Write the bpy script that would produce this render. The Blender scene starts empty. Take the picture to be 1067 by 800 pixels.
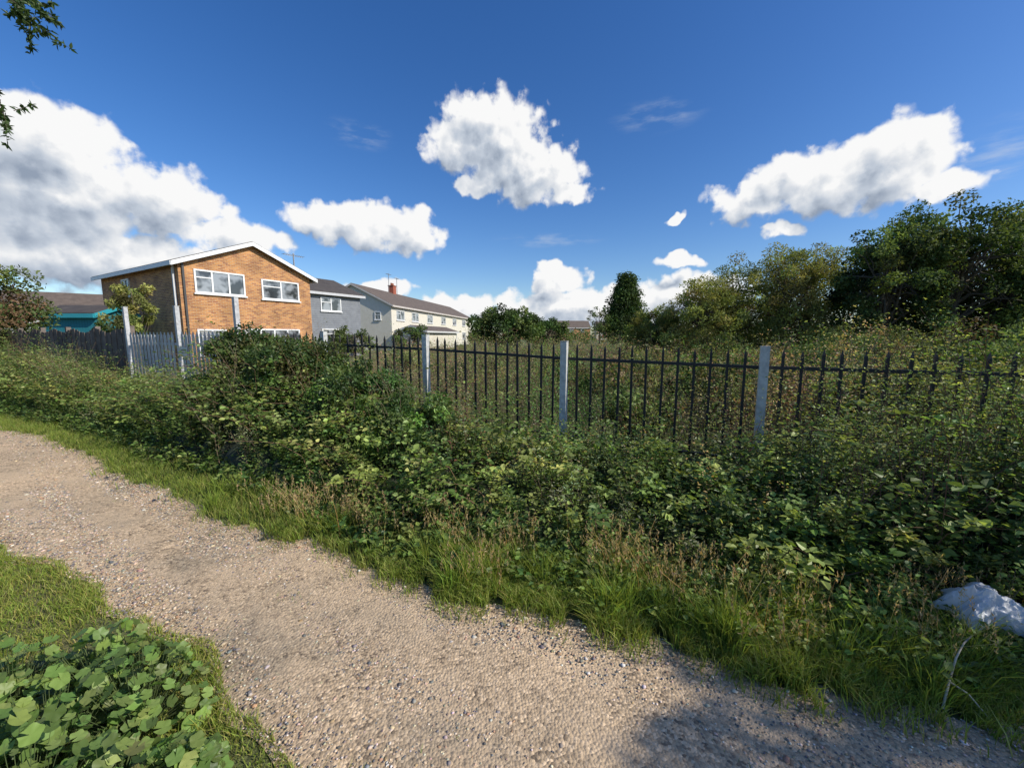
import bpy, math, random, bmesh
import numpy as np
from mathutils import Vector
from mathutils import noise as mn
rng=np.random.default_rng(7); random.seed(7)
sc=bpy.context.scene
sc.view_settings.view_transform='Standard'; sc.view_settings.look='None'; sc.view_settings.exposure=0

# ------------------------------------------------------------ helpers
class Buf:
    def __init__(s): s.V=[];s.C=[];s.F=[];s.n=0
    def add(s,v,f,c,mat=0):
        v=np.asarray(v,dtype=np.float32).reshape(-1,3); f=np.asarray(f,dtype=np.int64)
        c=np.asarray(c,dtype=np.float32)
        if c.ndim==1: c=np.tile(c,(len(v),1))
        s.V.append(v); s.C.append(c); s.F.append((f+s.n,mat)); s.n+=len(v)
    def build(s,name,mats,smooth=False,parent=None):
        me=bpy.data.meshes.new(name)
        V=np.concatenate(s.V); C=np.concatenate(s.C)
        me.vertices.add(len(V)); me.vertices.foreach_set('co',V.ravel())
        li=np.concatenate([f.ravel() for f,m in s.F]); tot=np.concatenate([np.full(len(f),f.shape[1]) for f,m in s.F])
        mi=np.concatenate([np.full(len(f),m) for f,m in s.F])
        st=np.concatenate([[0],np.cumsum(tot)[:-1]])
        me.loops.add(len(li)); me.loops.foreach_set('vertex_index',li.astype(np.int32))
        me.polygons.add(len(tot)); me.polygons.foreach_set('loop_start',st.astype(np.int32))
        me.polygons.foreach_set('material_index',mi.astype(np.int32))
        me.polygons.foreach_set('use_smooth',np.full(len(tot),smooth))
        for m in mats: me.materials.append(m)
        a=me.color_attributes.new('Col','FLOAT_COLOR','POINT')
        a.data.foreach_set('color',np.concatenate([C,np.ones((len(C),1),np.float32)],1).ravel())
        me.update(calc_edges=True)
        o=bpy.data.objects.new(name,me); sc.collection.objects.link(o)
        if parent: o.parent=parent
        return o
BOXF=np.array([[0,3,2,1],[4,5,6,7],[0,1,5,4],[1,2,6,5],[2,3,7,6],[3,0,4,7]])
def box(b,x0,x1,y0,y1,z0,z1,c=(.5,.5,.5),mat=0):
    b.add([[x0,y0,z0],[x1,y0,z0],[x1,y1,z0],[x0,y1,z0],[x0,y0,z1],[x1,y0,z1],[x1,y1,z1],[x0,y1,z1]],BOXF,c,mat)
def norm(a): return a/(np.linalg.norm(a,axis=-1,keepdims=True)+1e-9)
def rnd(a,b,n): return rng.uniform(a,b,n)

def leaves(b,P,D,N,L,W,col,fine=True,mat=0,droop=.15):
    D=norm(D); S=norm(np.cross(D,N)); N=np.cross(S,D); n=len(P)
    L=np.broadcast_to(L,(n,))[:,None]; W=np.broadcast_to(W,(n,))[:,None]
    if fine:
        v=np.stack([P, P+.28*L*D-.5*W*S+.13*W*N, P+.68*L*D-.36*W*S+.08*W*N-.3*droop*L*N, P+L*D-droop*L*N,
                    P+.68*L*D+.36*W*S+.08*W*N-.3*droop*L*N, P+.28*L*D+.5*W*S+.13*W*N],1)
        k=6; q=np.array([[0,3,2,1],[0,5,4,3]])
    else:
        v=np.stack([P,P+.45*L*D-.5*W*S+.1*W*N,P+L*D-droop*L*N,P+.45*L*D+.5*W*S+.1*W*N],1)
        k=4; q=np.array([[0,2,1],[0,3,2]])
    f=(np.arange(n)[:,None,None]*k+q[None]).reshape(-1,q.shape[1])
    b.add(v.reshape(-1,3),f,np.repeat(col,k,axis=0),mat)

def blades(b,P,h,w,lean,col,mat=0):
    n=len(P); a=rnd(0,6.28,n); S=np.stack([np.cos(a),np.sin(a),0*a],1)
    w=np.broadcast_to(w,(n,))[:,None]; h=np.asarray(h)[:,None]
    up=np.array([0,0,1.]); ln=np.concatenate([lean,np.zeros((n,1))],1)
    m=P+up*h*.55+ln*h*.3; t=P+up*h*.95+ln*h
    v=np.stack([P-S*w/2,P+S*w/2,m+S*w*.42,m-S*w*.42,t],1).reshape(-1,3)
    i=np.arange(n)[:,None]*5
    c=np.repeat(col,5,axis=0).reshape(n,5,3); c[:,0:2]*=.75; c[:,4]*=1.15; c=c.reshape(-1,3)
    nb=b.n
    b.add(v,i+np.array([0,1,2,3]),c,mat)
    b.F.append(((i+np.array([3,2,4]))+nb,mat))

def tubes(b,P,r0,r1,col,mat=1,k=3):
    n,K,_=P.shape
    T=np.gradient(P,axis=1); T=norm(T)
    A=norm(np.cross(T,np.array([.31,.87,.22]))); B=np.cross(T,A)
    r=(np.broadcast_to(r0,(n,))[:,None]*(1-np.linspace(0,1,K))+np.broadcast_to(r1,(n,))[:,None]*np.linspace(0,1,K))[:,:,None]
    rings=[P+r*(math.cos(2*math.pi*j/k)*A+math.sin(2*math.pi*j/k)*B) for j in range(k)]
    v=np.stack(rings,2).reshape(-1,3)
    f=[]
    base=np.arange(n)[:,None]*K*k
    for s in range(K-1):
        for j in range(k):
            f.append(base+np.array([s*k+j,s*k+(j+1)%k,(s+1)*k+(j+1)%k,(s+1)*k+j]))
    f=np.concatenate(f,0)
    c=np.repeat(np.broadcast_to(col,(n,3)),K*k,axis=0)
    b.add(v,f,c,mat)

def pal(cols,n,var=.25):
    cols=np.array(cols); c=cols[rng.integers(0,len(cols),n)]
    return np.clip(c*(1+rng.normal(0,var,(n,1)))*(1+rng.normal(0,.06,(n,3))),.004,.9)

def stem_plants(b,base,L,lean,arch,K,perNode,leafL,leafW,cols,stemcol=(.08,.08,.03),stemr=.004,fine=True,t0=.15,var=.25,shrink=.5,jit=.0,tint=None):
    n=len(base); t=np.linspace(0,1,K)[None,:,None]
    L=np.asarray(L)[:,None,None]; lean3=np.concatenate([lean,np.zeros((n,1))],1)[:,None,:]
    up=np.array([0,0,1.])
    wob=rng.normal(0,.02,(n,K,3))*L*np.minimum(t*3,1)
    P=base[:,None,:]+up*L*(t-arch*t*t)+lean3*L*(t*t*.8+.2*t)+wob
    tubes(b,P[:,::max(1,(K-1)//5)],stemr,stemr*.3,stemcol)
    T=norm(np.gradient(P,axis=1))
    idx=np.arange(K)[np.linspace(0,1,K)>=t0]
    Q=np.repeat(P[:,idx].reshape(-1,3),perNode,axis=0); TT=np.repeat(T[:,idx].reshape(-1,3),perNode,axis=0)
    tt=np.repeat(np.tile(np.linspace(0,1,K)[idx],n),perNode)
    m=len(Q); a=rnd(0,6.28,m); R=np.stack([np.cos(a),np.sin(a),rnd(-.3,.4,m)],1)
    D=R+TT*.45; N=up+rng.normal(0,.45,(m,3))
    Q=Q+R*rnd(0,1,m)[:,None]*jit+rng.normal(0,.01,(m,3))
    sz=(1-shrink*tt)*rnd(.6,1.25,m)
    pc=pal(cols,n,var)
    if tint is not None: pc=pc*tint
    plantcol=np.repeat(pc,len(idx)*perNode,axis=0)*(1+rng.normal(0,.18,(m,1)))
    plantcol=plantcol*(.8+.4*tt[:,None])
    Q[:,2]=np.maximum(Q[:,2],.01)
    leaves(b,Q,D,N,leafL*sz,leafW*sz,np.clip(plantcol,.004,.8),fine)

def clump_leaves(b,centers,radii,n,size,cols,fine=False,var=.2,asp=.6,squash=.8):
    ci=rng.choice(len(centers),n,p=(radii**2)/np.sum(radii**2))
    d=norm(rng.normal(0,1,(n,3)))
    rr=radii[ci][:,None]*(rnd(.55,1.08,n)[:,None])
    P=centers[ci]+d*rr*np.array([1,1,squash])
    cc=pal(cols,len(centers),var)[ci]*(1+rng.normal(0,.2,(n,1)))
    D=norm(rng.normal(0,1,(n,3))+d*.6+np.array([0,0,-.2])); N=d+rng.normal(0,.5,(n,3))+np.array([0,0,.4])
    s=size*rnd(.6,1.3,n)
    leaves(b,P,D,N,s,s*asp,np.clip(cc,.004,.8),fine)

# ------------------------------------------------------------ materials
def newmat(name):
    m=bpy.data.materials.new(name); m.use_nodes=True; nt=m.node_tree
    for x in list(nt.nodes): nt.nodes.remove(x)
    return m,nt,nt.nodes,nt.links
def leafmat(name,rough=.42,trans=.3,spec=.4,gain=1.5):
    m,nt,N,L=newmat(name); o=N.new('ShaderNodeOutputMaterial'); a=N.new('ShaderNodeAttribute'); a.attribute_name='Col'
    p=N.new('ShaderNodeBsdfPrincipled'); p.inputs['Roughness'].default_value=rough; p.inputs['Specular IOR Level'].default_value=spec
    t=N.new('ShaderNodeBsdfTranslucent'); mx=N.new('ShaderNodeMixShader'); mx.inputs[0].default_value=trans
    v1=N.new('ShaderNodeVectorMath'); v1.operation='MULTIPLY'; v1.inputs[1].default_value=(gain*1.06,gain*1.0,gain*1.1); L.new(a.outputs['Color'],v1.inputs[0])
    v2=N.new('ShaderNodeVectorMath'); v2.operation='MULTIPLY'; v2.inputs[1].default_value=(1.5,1.45,.7); L.new(v1.outputs[0],v2.inputs[0])
    L.new(v1.outputs[0],p.inputs['Base Color']); L.new(v2.outputs[0],t.inputs['Color'])
    L.new(p.outputs[0],mx.inputs[1]); L.new(t.outputs[0],mx.inputs[2]); L.new(mx.outputs[0],o.inputs[0]); return m
def vcmat(name,rough=.8,metal=0,noise=.25,scale=12,bump=.0):
    m,nt,N,L=newmat(name); o=N.new('ShaderNodeOutputMaterial'); a=N.new('ShaderNodeAttribute'); a.attribute_name='Col'
    p=N.new('ShaderNodeBsdfPrincipled'); p.inputs['Roughness'].default_value=rough; p.inputs['Metallic'].default_value=metal
    tc=N.new('ShaderNodeTexCoord'); n=N.new('ShaderNodeTexNoise'); n.inputs['Scale'].default_value=scale; n.inputs['Detail'].default_value=4
    L.new(tc.outputs['Object'],n.inputs['Vector'])
    mr=N.new('ShaderNodeMapRange'); mr.inputs[1].default_value=.3; mr.inputs[2].default_value=.7; mr.inputs[3].default_value=1-noise; mr.inputs[4].default_value=1+noise
    L.new(n.outputs['Fac'],mr.inputs[0])
    mx=N.new('ShaderNodeVectorMath'); mx.operation='SCALE'; L.new(a.outputs['Color'],mx.inputs[0]); L.new(mr.outputs[0],mx.inputs['Scale'])
    L.new(mx.outputs[0],p.inputs['Base Color']); L.new(p.outputs[0],o.inputs[0])
    if bump:
        bm=N.new('ShaderNodeBump'); bm.inputs['Strength'].default_value=bump; bm.inputs['Distance'].default_value=.02; L.new(n.outputs['Fac'],bm.inputs['Height']); L.new(bm.outputs[0],p.inputs['Normal'])
    return m
LEAF=leafmat('leaf',.45,.38,.35,2.0); GRASS=leafmat('grass_blade',.5,.42,.25,1.8); FARLEAF=leafmat('tree_leaf',.6,.30,.15,1.75)
STEM=vcmat('stem'); BARK=vcmat('bark',.9,0,.4,9,.6)
STONE=vcmat('pebble',.85,0,.2,60); PAINT=vcmat('paint',.5,0,.06,3); GALV=vcmat('galvanised_steel',.6,.1,.22,18,.1); IRON=vcmat('black_iron',.6,.0,.4,30,.2)
WOOD=vcmat('weathered_wood',.85,0,.3,7,.3)

def ramp(N,fac,stops,L):
    r=N.new('ShaderNodeValToRGB'); e=r.color_ramp.elements
    while len(e)<len(stops): e.new(.5)
    for x,(p,c) in zip(e,stops): x.position=p; x.color=(*c,1)
    L.new(fac,r.inputs[0]); return r
def brickmat():
    m,nt,N,L=newmat('stock_brick'); o=N.new('ShaderNodeOutputMaterial'); p=N.new('ShaderNodeBsdfPrincipled'); p.inputs['Roughness'].default_value=.85
    tc=N.new('ShaderNodeTexCoord'); s=N.new('ShaderNodeSeparateXYZ'); L.new(tc.outputs['Object'],s.inputs[0])
    ad=N.new('ShaderNodeMath'); L.new(s.outputs[0],ad.inputs[0]); L.new(s.outputs[1],ad.inputs[1])
    c=N.new('ShaderNodeCombineXYZ'); L.new(ad.outputs[0],c.inputs[0]); L.new(s.outputs[2],c.inputs[1])
    b=N.new('ShaderNodeTexBrick'); b.inputs['Scale'].default_value=1; b.inputs['Brick Width'].default_value=.225; b.inputs['Row Height'].default_value=.075; b.inputs['Mortar Size'].default_value=.009
    b.inputs['Color1'].default_value=(.58,.27,.085,1); b.inputs['Color2'].default_value=(.28,.10,.045,1); b.inputs['Mortar'].default_value=(.48,.34,.20,1)
    L.new(c.outputs[0],b.inputs['Vector'])
    n=N.new('ShaderNodeTexNoise'); n.inputs['Scale'].default_value=1.3; n.inputs['Detail'].default_value=8; L.new(c.outputs[0],n.inputs['Vector'])
    mr=N.new('ShaderNodeMapRange'); mr.inputs[1].default_value=.3; mr.inputs[2].default_value=.7; mr.inputs[3].default_value=.7; mr.inputs[4].default_value=1.2; L.new(n.outputs['Fac'],mr.inputs[0])
    v=N.new('ShaderNodeVectorMath'); v.operation='SCALE'; L.new(b.outputs['Color'],v.inputs[0]); L.new(mr.outputs[0],v.inputs['Scale'])
    L.new(v.outputs[0],p.inputs['Base Color'])
    bm=N.new('ShaderNodeBump'); bm.invert=True; bm.inputs['Strength'].default_value=.4; bm.inputs['Distance'].default_value=.01; L.new(b.outputs['Fac'],bm.inputs['Height']); L.new(bm.outputs[0],p.inputs['Normal'])
    L.new(p.outputs[0],o.inputs[0]); return m
BRICK=brickmat()
def bandmat(name,c1,c2,axis,period,rough=.8,dark=.5):
    m,nt,N,L=newmat(name); o=N.new('ShaderNodeOutputMaterial'); p=N.new('ShaderNodeBsdfPrincipled'); p.inputs['Roughness'].default_value=rough
    tc=N.new('ShaderNodeTexCoord'); s=N.new('ShaderNodeSeparateXYZ'); L.new(tc.outputs['Object'],s.inputs[0])
    d=N.new('ShaderNodeMath'); d.operation='DIVIDE'; d.inputs[1].default_value=period; L.new(s.outputs[axis],d.inputs[0])
    f=N.new('ShaderNodeMath'); f.operation='FRACT'; L.new(d.outputs[0],f.inputs[0])
    n=N.new('ShaderNodeTexNoise'); n.inputs['Scale'].default_value=2.5; n.inputs['Detail'].default_value=9; n.inputs['Roughness'].default_value=.65; L.new(tc.outputs['Object'],n.inputs['Vector'])
    r=ramp(N,n.outputs['Fac'],[(.3,c1),(.7,c2)],L)
    r2=ramp(N,f.outputs[0],[(0,(dark,)*3),(.12,(1,1,1)),(.95,(.92,)*3),(1,(dark,)*3)],L)
    mx=N.new('ShaderNodeMix'); mx.data_type='RGBA'; mx.blend_type='MULTIPLY'; mx.inputs[0].default_value=1
    L.new(r.outputs[0],mx.inputs[6]); L.new(r2.outputs[0],mx.inputs[7]); L.new(mx.outputs[2],p.inputs['Base Color'])
    bm=N.new('ShaderNodeBump'); bm.inputs['Strength'].default_value=.5; bm.inputs['Distance'].default_value=.02; L.new(f.outputs[0],bm.inputs['Height']); L.new(bm.outputs[0],p.inputs['Normal'])
    L.new(p.outputs[0],o.inputs[0]); return m
ROOFD=bandmat('dark_roof_tiles',(.055,.045,.04),(.10,.085,.07),2,.12)
ROOFB=bandmat('brown_roof_tiles',(.10,.075,.06),(.17,.13,.10),2,.12)
BOARD=bandmat('grey_weatherboard',(.17,.18,.20),(.25,.265,.285),2,.16,.7,.45)
RENDER=bandmat('cream_render',(.60,.56,.45),(.68,.64,.54),2,50,.9,1)
m,nt,N,L=newmat('window_glass'); o=N.new('ShaderNodeOutputMaterial'); p=N.new('ShaderNodeBsdfPrincipled'); p.inputs['Roughness'].default_value=.05
p.inputs['Specular IOR Level'].default_value=.9
tc=N.new('ShaderNodeTexCoord'); n=N.new('ShaderNodeTexNoise'); n.inputs['Scale'].default_value=1.6; L.new(tc.outputs['Object'],n.inputs['Vector'])
r=ramp(N,n.outputs['Fac'],[(.42,(.04,.045,.05)),(.55,(.28,.30,.32))],L); L.new(r.outputs[0],p.inputs['Base Color']); L.new(p.outputs[0],o.inputs[0]); GLASS=m

def groundmat():
    m,nt,N,L=newmat('meadow_ground'); o=N.new('ShaderNodeOutputMaterial'); p=N.new('ShaderNodeBsdfPrincipled'); p.inputs['Roughness'].default_value=.95
    tc=N.new('ShaderNodeTexCoord'); n=N.new('ShaderNodeTexNoise'); n.inputs['Scale'].default_value=.35; n.inputs['Detail'].default_value=12; n.inputs['Roughness'].default_value=.7; L.new(tc.outputs['Object'],n.inputs['Vector'])
    r=ramp(N,n.outputs['Fac'],[(.3,(.05,.08,.02)),(.5,(.10,.11,.035)),(.7,(.16,.13,.06))],L); L.new(r.outputs[0],p.inputs['Base Color'])
    n2=N.new('ShaderNodeTexNoise'); n2.inputs['Scale'].default_value=40; n2.inputs['Detail'].default_value=5; L.new(tc.outputs['Object'],n2.inputs['Vector'])
    bm=N.new('ShaderNodeBump'); bm.inputs['Strength'].default_value=.8; bm.inputs['Distance'].default_value=.03; L.new(n2.outputs['Fac'],bm.inputs['Height']); L.new(bm.outputs[0],p.inputs['Normal'])
    L.new(p.outputs[0],o.inputs[0]); return m
def pathmat():
    m,nt,N,L=newmat('sandy_gravel'); o=N.new('ShaderNodeOutputMaterial'); p=N.new('ShaderNodeBsdfPrincipled'); p.inputs['Roughness'].default_value=.95; p.inputs['Specular IOR Level'].default_value=.15
    tc=N.new('ShaderNodeTexCoord')
    def noise(s,d=8,r=.6):
        n=N.new('ShaderNodeTexNoise'); n.inputs['Scale'].default_value=s; n.inputs['Detail'].default_value=d; n.inputs['Roughness'].default_value=r; L.new(tc.outputs['Object'],n.inputs['Vector']); return n
    big=noise(.8,10,.68); r=ramp(N,big.outputs['Fac'],[(.36,(.38,.30,.205)),(.48,(.55,.41,.265)),(.64,(.67,.49,.31))],L)
    v=N.new('ShaderNodeTexVoronoi'); v.inputs['Scale'].default_value=75; L.new(tc.outputs['Object'],v.inputs['Vector'])
    hs=N.new('ShaderNodeSeparateColor'); L.new(v.outputs['Color'],hs.inputs[0])
    rs=ramp(N,hs.outputs[0],[(0,(.28,.28,.30)),(.28,(.72,.71,.69)),(.75,(1.0,.98,.95)),(1,(1.4,1.4,1.4))],L)
    mx=N.new('ShaderNodeMix'); mx.data_type='RGBA'; mx.blend_type='MULTIPLY'
    patch=noise(2.2,8,.7); mr=N.new('ShaderNodeMapRange'); mr.inputs[1].default_value=.42; mr.inputs[2].default_value=.58; mr.inputs[3].default_value=.3; mr.inputs[4].default_value=1; L.new(patch.outputs['Fac'],mr.inputs[0])
    L.new(mr.outputs[0],mx.inputs[0]); L.new(r.outputs[0],mx.inputs[6]); L.new(rs.outputs[0],mx.inputs[7])
    L.new(mx.outputs[2],p.inputs['Base Color'])
    mid=noise(16,9,.75)
    a=N.new('ShaderNodeMath'); a.operation='MULTIPLY_ADD'; a.inputs[1].default_value=-.6; L.new(v.outputs['Distance'],a.inputs[0]); L.new(mid.outputs['Fac'],a.inputs[2])
    bm=N.new('ShaderNodeBump'); bm.inputs['Strength'].default_value=.65; bm.inputs['Distance'].default_value=.018; L.new(a.outputs[0],bm.inputs['Height']); L.new(bm.outputs[0],p.inputs['Normal'])
    L.new(p.outputs[0],o.inputs[0]); return m

# ------------------------------------------------------------ layout functions (metres)
FX=np.array([-60,-20,-9,-6.7,-3.76,-1.87,-.73,.147,.81,1.456,2.2,8,40]); FY=np.array([29,12,6.8,5.75,3.96,2.97,2.46,2.10,1.82,1.65,1.44,-.6,-12])
NX=np.array([-60,-20,-9,-3.82,-2.58,-1.58,-1.16,-.66,.3,1,8,40]); NY=np.array([27,9.8,5.2,2.76,2.27,1.76,1.45,1.22,.7,.3,-2.8,-15])
Yf=lambda x:np.interp(x,FX,FY)+.06*np.sin(x*3.1)+.035*np.sin(x*8.3+1)+.02*np.sin(x*19)
Yn=lambda x:np.interp(x,NX,NY)+.05*np.sin(x*4.3+2)+.03*np.sin(x*11)
FENCE=lambda x:5-.47*x
HX=np.array([-30,-16,-10.5,-8,-6.3,-5.3,-4.2,-3.5,-2.8,-2,-1,0,.7,1.6,2,2.4,2.8,3.3,8]); HH=np.array([1.45,1.45,1.35,.95,.85,1.1,1.5,1.6,1.5,1.3,1.08,.9,.68,.66,.82,1.0,1.2,1.38,1.5])
H=lambda x:np.interp(x,HX,HH)
def hedge_pt(x,w): return (1-w)*(FENCE(x)-.12)+w*(Yf(x))
prof=lambda w:np.interp(w,[0,.15,.4,.62,.8,1],[.85,1,.95,.7,.38,.12])

b=Buf(); b.add([[-1500,-1500,-.004],[1500,-1500,-.004],[1500,1500,-.004],[-1500,1500,-.004]],[[0,1,2,3]],(.1,.1,.1)); b.build('ground',[groundmat()])
xs=np.concatenate([np.linspace(-60,-14,120),np.linspace(-13.9,8,900),np.linspace(8.1,40,60)])
K=14; V=np.zeros((len(xs),K,3))
for j in range(K):
    t=j/(K-1); V[:,j,0]=xs; V[:,j,1]=Yn(xs)*(1-t)+Yf(xs)*t
    V[:,j,2]=.004+.012*math.sin(math.pi*t)*(1+.4*np.sin(xs*1.7+j))*(0<j<K-1)
i=np.arange(len(xs)-1)[:,None]*K; f=np.concatenate([i+np.array([j,j+K,j+K+1,j+1]) for j in range(K-1)])
b=Buf(); b.add(V,f,(.3,.3,.3)); b.build('gravel_path',[pathmat()],True)

# loose stones
b=Buf(); n=40000
x=np.concatenate([rnd(-5,3,28000),rnd(-10,3,12000)]); t=rng.random(n); y=Yn(x)*(1-t)+Yf(x)*t
k=(np.sin(x*2.1+1)*np.cos(y*2.7)+rng.normal(0,.6,n)+(-x*.12))>-.25; x,y=x[k],y[k]; n=len(x)
dist=np.hypot(x,y); r=rnd(.0018,.0052,n)*(1+.08*dist)*np.where(rng.random(n)<.05,1.9,1)
oc=np.array([[1,0,0],[0,1,0],[-1,0,0],[0,-1,0],[0,0,1],[.7,.7,.6],[-.7,.7,.6],[-.7,-.7,.6],[.7,-.7,.6]])
a=rnd(0,6.28,n); ca,sa=np.cos(a)[:,None],np.sin(a)[:,None]
sx=rnd(.8,1.5,n)[:,None]; sh=oc[None]*(1+rng.normal(0,.14,(n,9,1)))
px=(sh[:,:,0]*sx*ca-sh[:,:,1]*sa)*r[:,None]+x[:,None]; py=(sh[:,:,0]*sx*sa+sh[:,:,1]*ca)*r[:,None]+y[:,None]; pz=sh[:,:,2]*.65*r[:,None]+.012
ff=np.array([[0,5,8],[0,1,5],[1,6,5],[1,2,6],[2,7,6],[2,3,7],[3,8,7],[3,0,8],[4,8,5],[4,5,6],[4,6,7],[4,7,8]])
b.add(np.stack([px,py,pz],2),(np.arange(n)[:,None,None]*9+ff[None]).reshape(-1,3),np.repeat(pal([(.44,.34,.23),(.54,.41,.28),(.58,.46,.33),(.26,.22,.18),(.15,.14,.135),(.60,.53,.44),(.38,.24,.14),(.22,.205,.19)],n,.18),9,axis=0)); b.build('loose_gravel',[STONE],True)

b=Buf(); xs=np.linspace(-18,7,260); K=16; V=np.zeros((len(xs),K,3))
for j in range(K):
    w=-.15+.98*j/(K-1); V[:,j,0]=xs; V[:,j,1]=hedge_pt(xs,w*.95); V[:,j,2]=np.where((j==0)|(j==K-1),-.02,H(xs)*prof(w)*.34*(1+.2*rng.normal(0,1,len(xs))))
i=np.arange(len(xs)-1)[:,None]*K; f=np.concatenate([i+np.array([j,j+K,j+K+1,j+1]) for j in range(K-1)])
b.add(V,f,(.028,.035,.015)); b.build('hedge_dark_filler',[STEM],True)  # added dark mound under the leaves, its colour stands in for shaded gaps

G_D=[(.03,.06,.014),(.042,.075,.018),(.026,.05,.013)]
G_M=[(.066,.103,.022),(.08,.118,.026),(.056,.086,.02),(.098,.128,.033)]
G_Y=[(.13,.162,.04),(.16,.176,.048),(.11,.142,.033)]
BR=[(.14,.09,.035),(.10,.055,.03),(.18,.13,.05)]
GREY=[(.11,.13,.065),(.13,.15,.08),(.10,.12,.055)]

def hedge_bases(n,x0,x1,w0,w1,pw=1.):
    x=x1-(x1-x0)*rng.random(n)**pw; w=rnd(w0,w1,n); w=w*np.interp(x,[-2.4,-1.6],[.88,1.]); y=hedge_pt(x,w)
    return x,w,np.stack([x,y,0*x],1)
b=Buf(); n=4500; x,w,B=hedge_bases(n,-15,5.5,0,.86,1.15)
patch=.5+.5*np.sin(x*2.3+np.sin(w*5)*1.3)*np.cos(x*.9+w*4)
lump=1+.36*np.sin(x*3.7+w*3)*np.cos(w*6+x*1.3)+.14*np.sin(x*9+w*11)
Hh=H(x)*prof(w)*rnd(.5,1.1,n)*lump
tn=(1+.32*np.sin(x*1.9+w*7+1)*np.sin(x*.7-w*3))[:,None]*np.array([1,1,1.])
lean=rng.normal(0,.18,(n,2))+np.array([-.05,-.12])
k=patch>.5; k2=(patch<=.5)&(patch>.22); k3=patch<=.22
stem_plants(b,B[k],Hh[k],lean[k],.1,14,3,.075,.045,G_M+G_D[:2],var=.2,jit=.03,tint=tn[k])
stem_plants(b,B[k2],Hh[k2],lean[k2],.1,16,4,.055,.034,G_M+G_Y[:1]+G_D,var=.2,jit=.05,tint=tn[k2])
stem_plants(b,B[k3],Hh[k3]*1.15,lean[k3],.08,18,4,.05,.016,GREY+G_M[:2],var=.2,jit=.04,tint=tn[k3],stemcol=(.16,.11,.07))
b.build('nettle_hedge',[LEAF,STEM])
b=Buf(); n=950; x,w,B=hedge_bases(n,-14,5.5,0,.75)
Lb=(H(x)*1.25+.25)*rnd(.7,1.25,n)*np.interp(w,[0,.75],[1,.65]); a=rnd(-2.9,-.2,n); lean=np.stack([np.cos(a),np.sin(a)],1)*rnd(.3,.7,n)[:,None]
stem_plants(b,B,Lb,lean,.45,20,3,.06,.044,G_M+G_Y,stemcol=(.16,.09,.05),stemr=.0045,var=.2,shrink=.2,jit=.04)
b.build('bramble',[LEAF,STEM])
b=Buf(); n=360; x=rnd(1.9,5.5,n); w=rnd(0,.6,n); B=np.stack([x,hedge_pt(x,w),0*x],1)
tall=np.interp(x,[1.9,2.4,3.0,3.6],[1.0,1.3,1.7,2.0])
stem_plants(b,B,tall*rnd(.6,1.15,n),rng.normal(0,.2,(n,2)),.12,28,2,.042,.024,G_M+G_Y,stemcol=(.18,.09,.06),stemr=.004,var=.2,jit=.07,t0=.2)
n=300; x=rnd(-13,2.4,n); w=rnd(0,.6,n); B=np.stack([x,hedge_pt(x,w),0*x],1)
stem_plants(b,B,H(x)*rnd(1.0,1.4,n),rng.normal(0,.2,(n,2)),.12,22,3,.04,.02,G_M+BR+GREY,stemcol=(.18,.11,.06),stemr=.003,var=.2,jit=.045,t0=.3)
b.build('willowherb',[LEAF,STEM])
def bush(name,specs,n,size,cols,fine=True,var=.3,rr=(.12,.27),mat=None):
    b=Buf(); C=[];R=[]
    for (cx,cy,cz,rx,ry,rz,k) in specs:
        d=norm(rng.normal(0,1,(k,3))); d[:,2]=np.abs(d[:,2])*1.0-.15
        C.append(np.array([cx,cy,cz])+d*np.array([rx,ry,rz])*rnd(.6,1.08,k)[:,None]); R.append(rnd(rr[0],rr[1],k)*min(rx,rz)*1.1)
    C=np.concatenate(C);R=np.concatenate(R)
    clump_leaves(b,C,R,n,size,cols,fine,var,.55)
    base=np.array([[cx,cy,0.] for (cx,cy,*_,k) in specs for _ in range(k)])
    t=np.linspace(0,1,5)[None,:,None]; P=base[:,None]*(1-t)+C[:,None]*t; P[:,1:4]+=rng.normal(0,.04,(len(C),3,3)); tubes(b,P,.02,.006,(.09,.06,.04))
    return b.build(name,[mat or LEAF,STEM])
bush('dog_rose_bush',[(-3.8,5.9,.9,.8,.6,.9,75),(-2.9,5.45,.8,.85,.55,.86,65),(-4.6,6.2,.55,.6,.6,.55,45)],41000,.05,G_D+[(.05,.08,.02),(.06,.06,.02),(.045,.06,.018),(.07,.09,.025)])
bush('hawthorn_bush',[(-1.9,4.7,.6,.65,.5,.7,45),(-1.0,4.2,.45,.6,.45,.55,40)],20000,.045,G_D+G_M[:2])

b=Buf(); n=2700; x,w,B=hedge_bases(n,-13,.8,.70,.95)
stem_plants(b,B,rnd(.08,.34,n)*np.interp(w,[.66,.95],[1.2,.55]),rng.normal(0,.35,(n,2)),.2,6,2,.085,.065,G_M+G_D[:1],var=.22,jit=.04)
n=1700; x,w,B=hedge_bases(n,.3,4.5,.60,.95)
stem_plants(b,B,rnd(.12,.42,n)*np.interp(w,[.60,.95],[1.2,.5]),rng.normal(0,.35,(n,2)),.2,8,2,.065,.045,G_M+G_Y[:1],var=.22,jit=.03)
b.build('ground_ivy',[LEAF,STEM])

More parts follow.
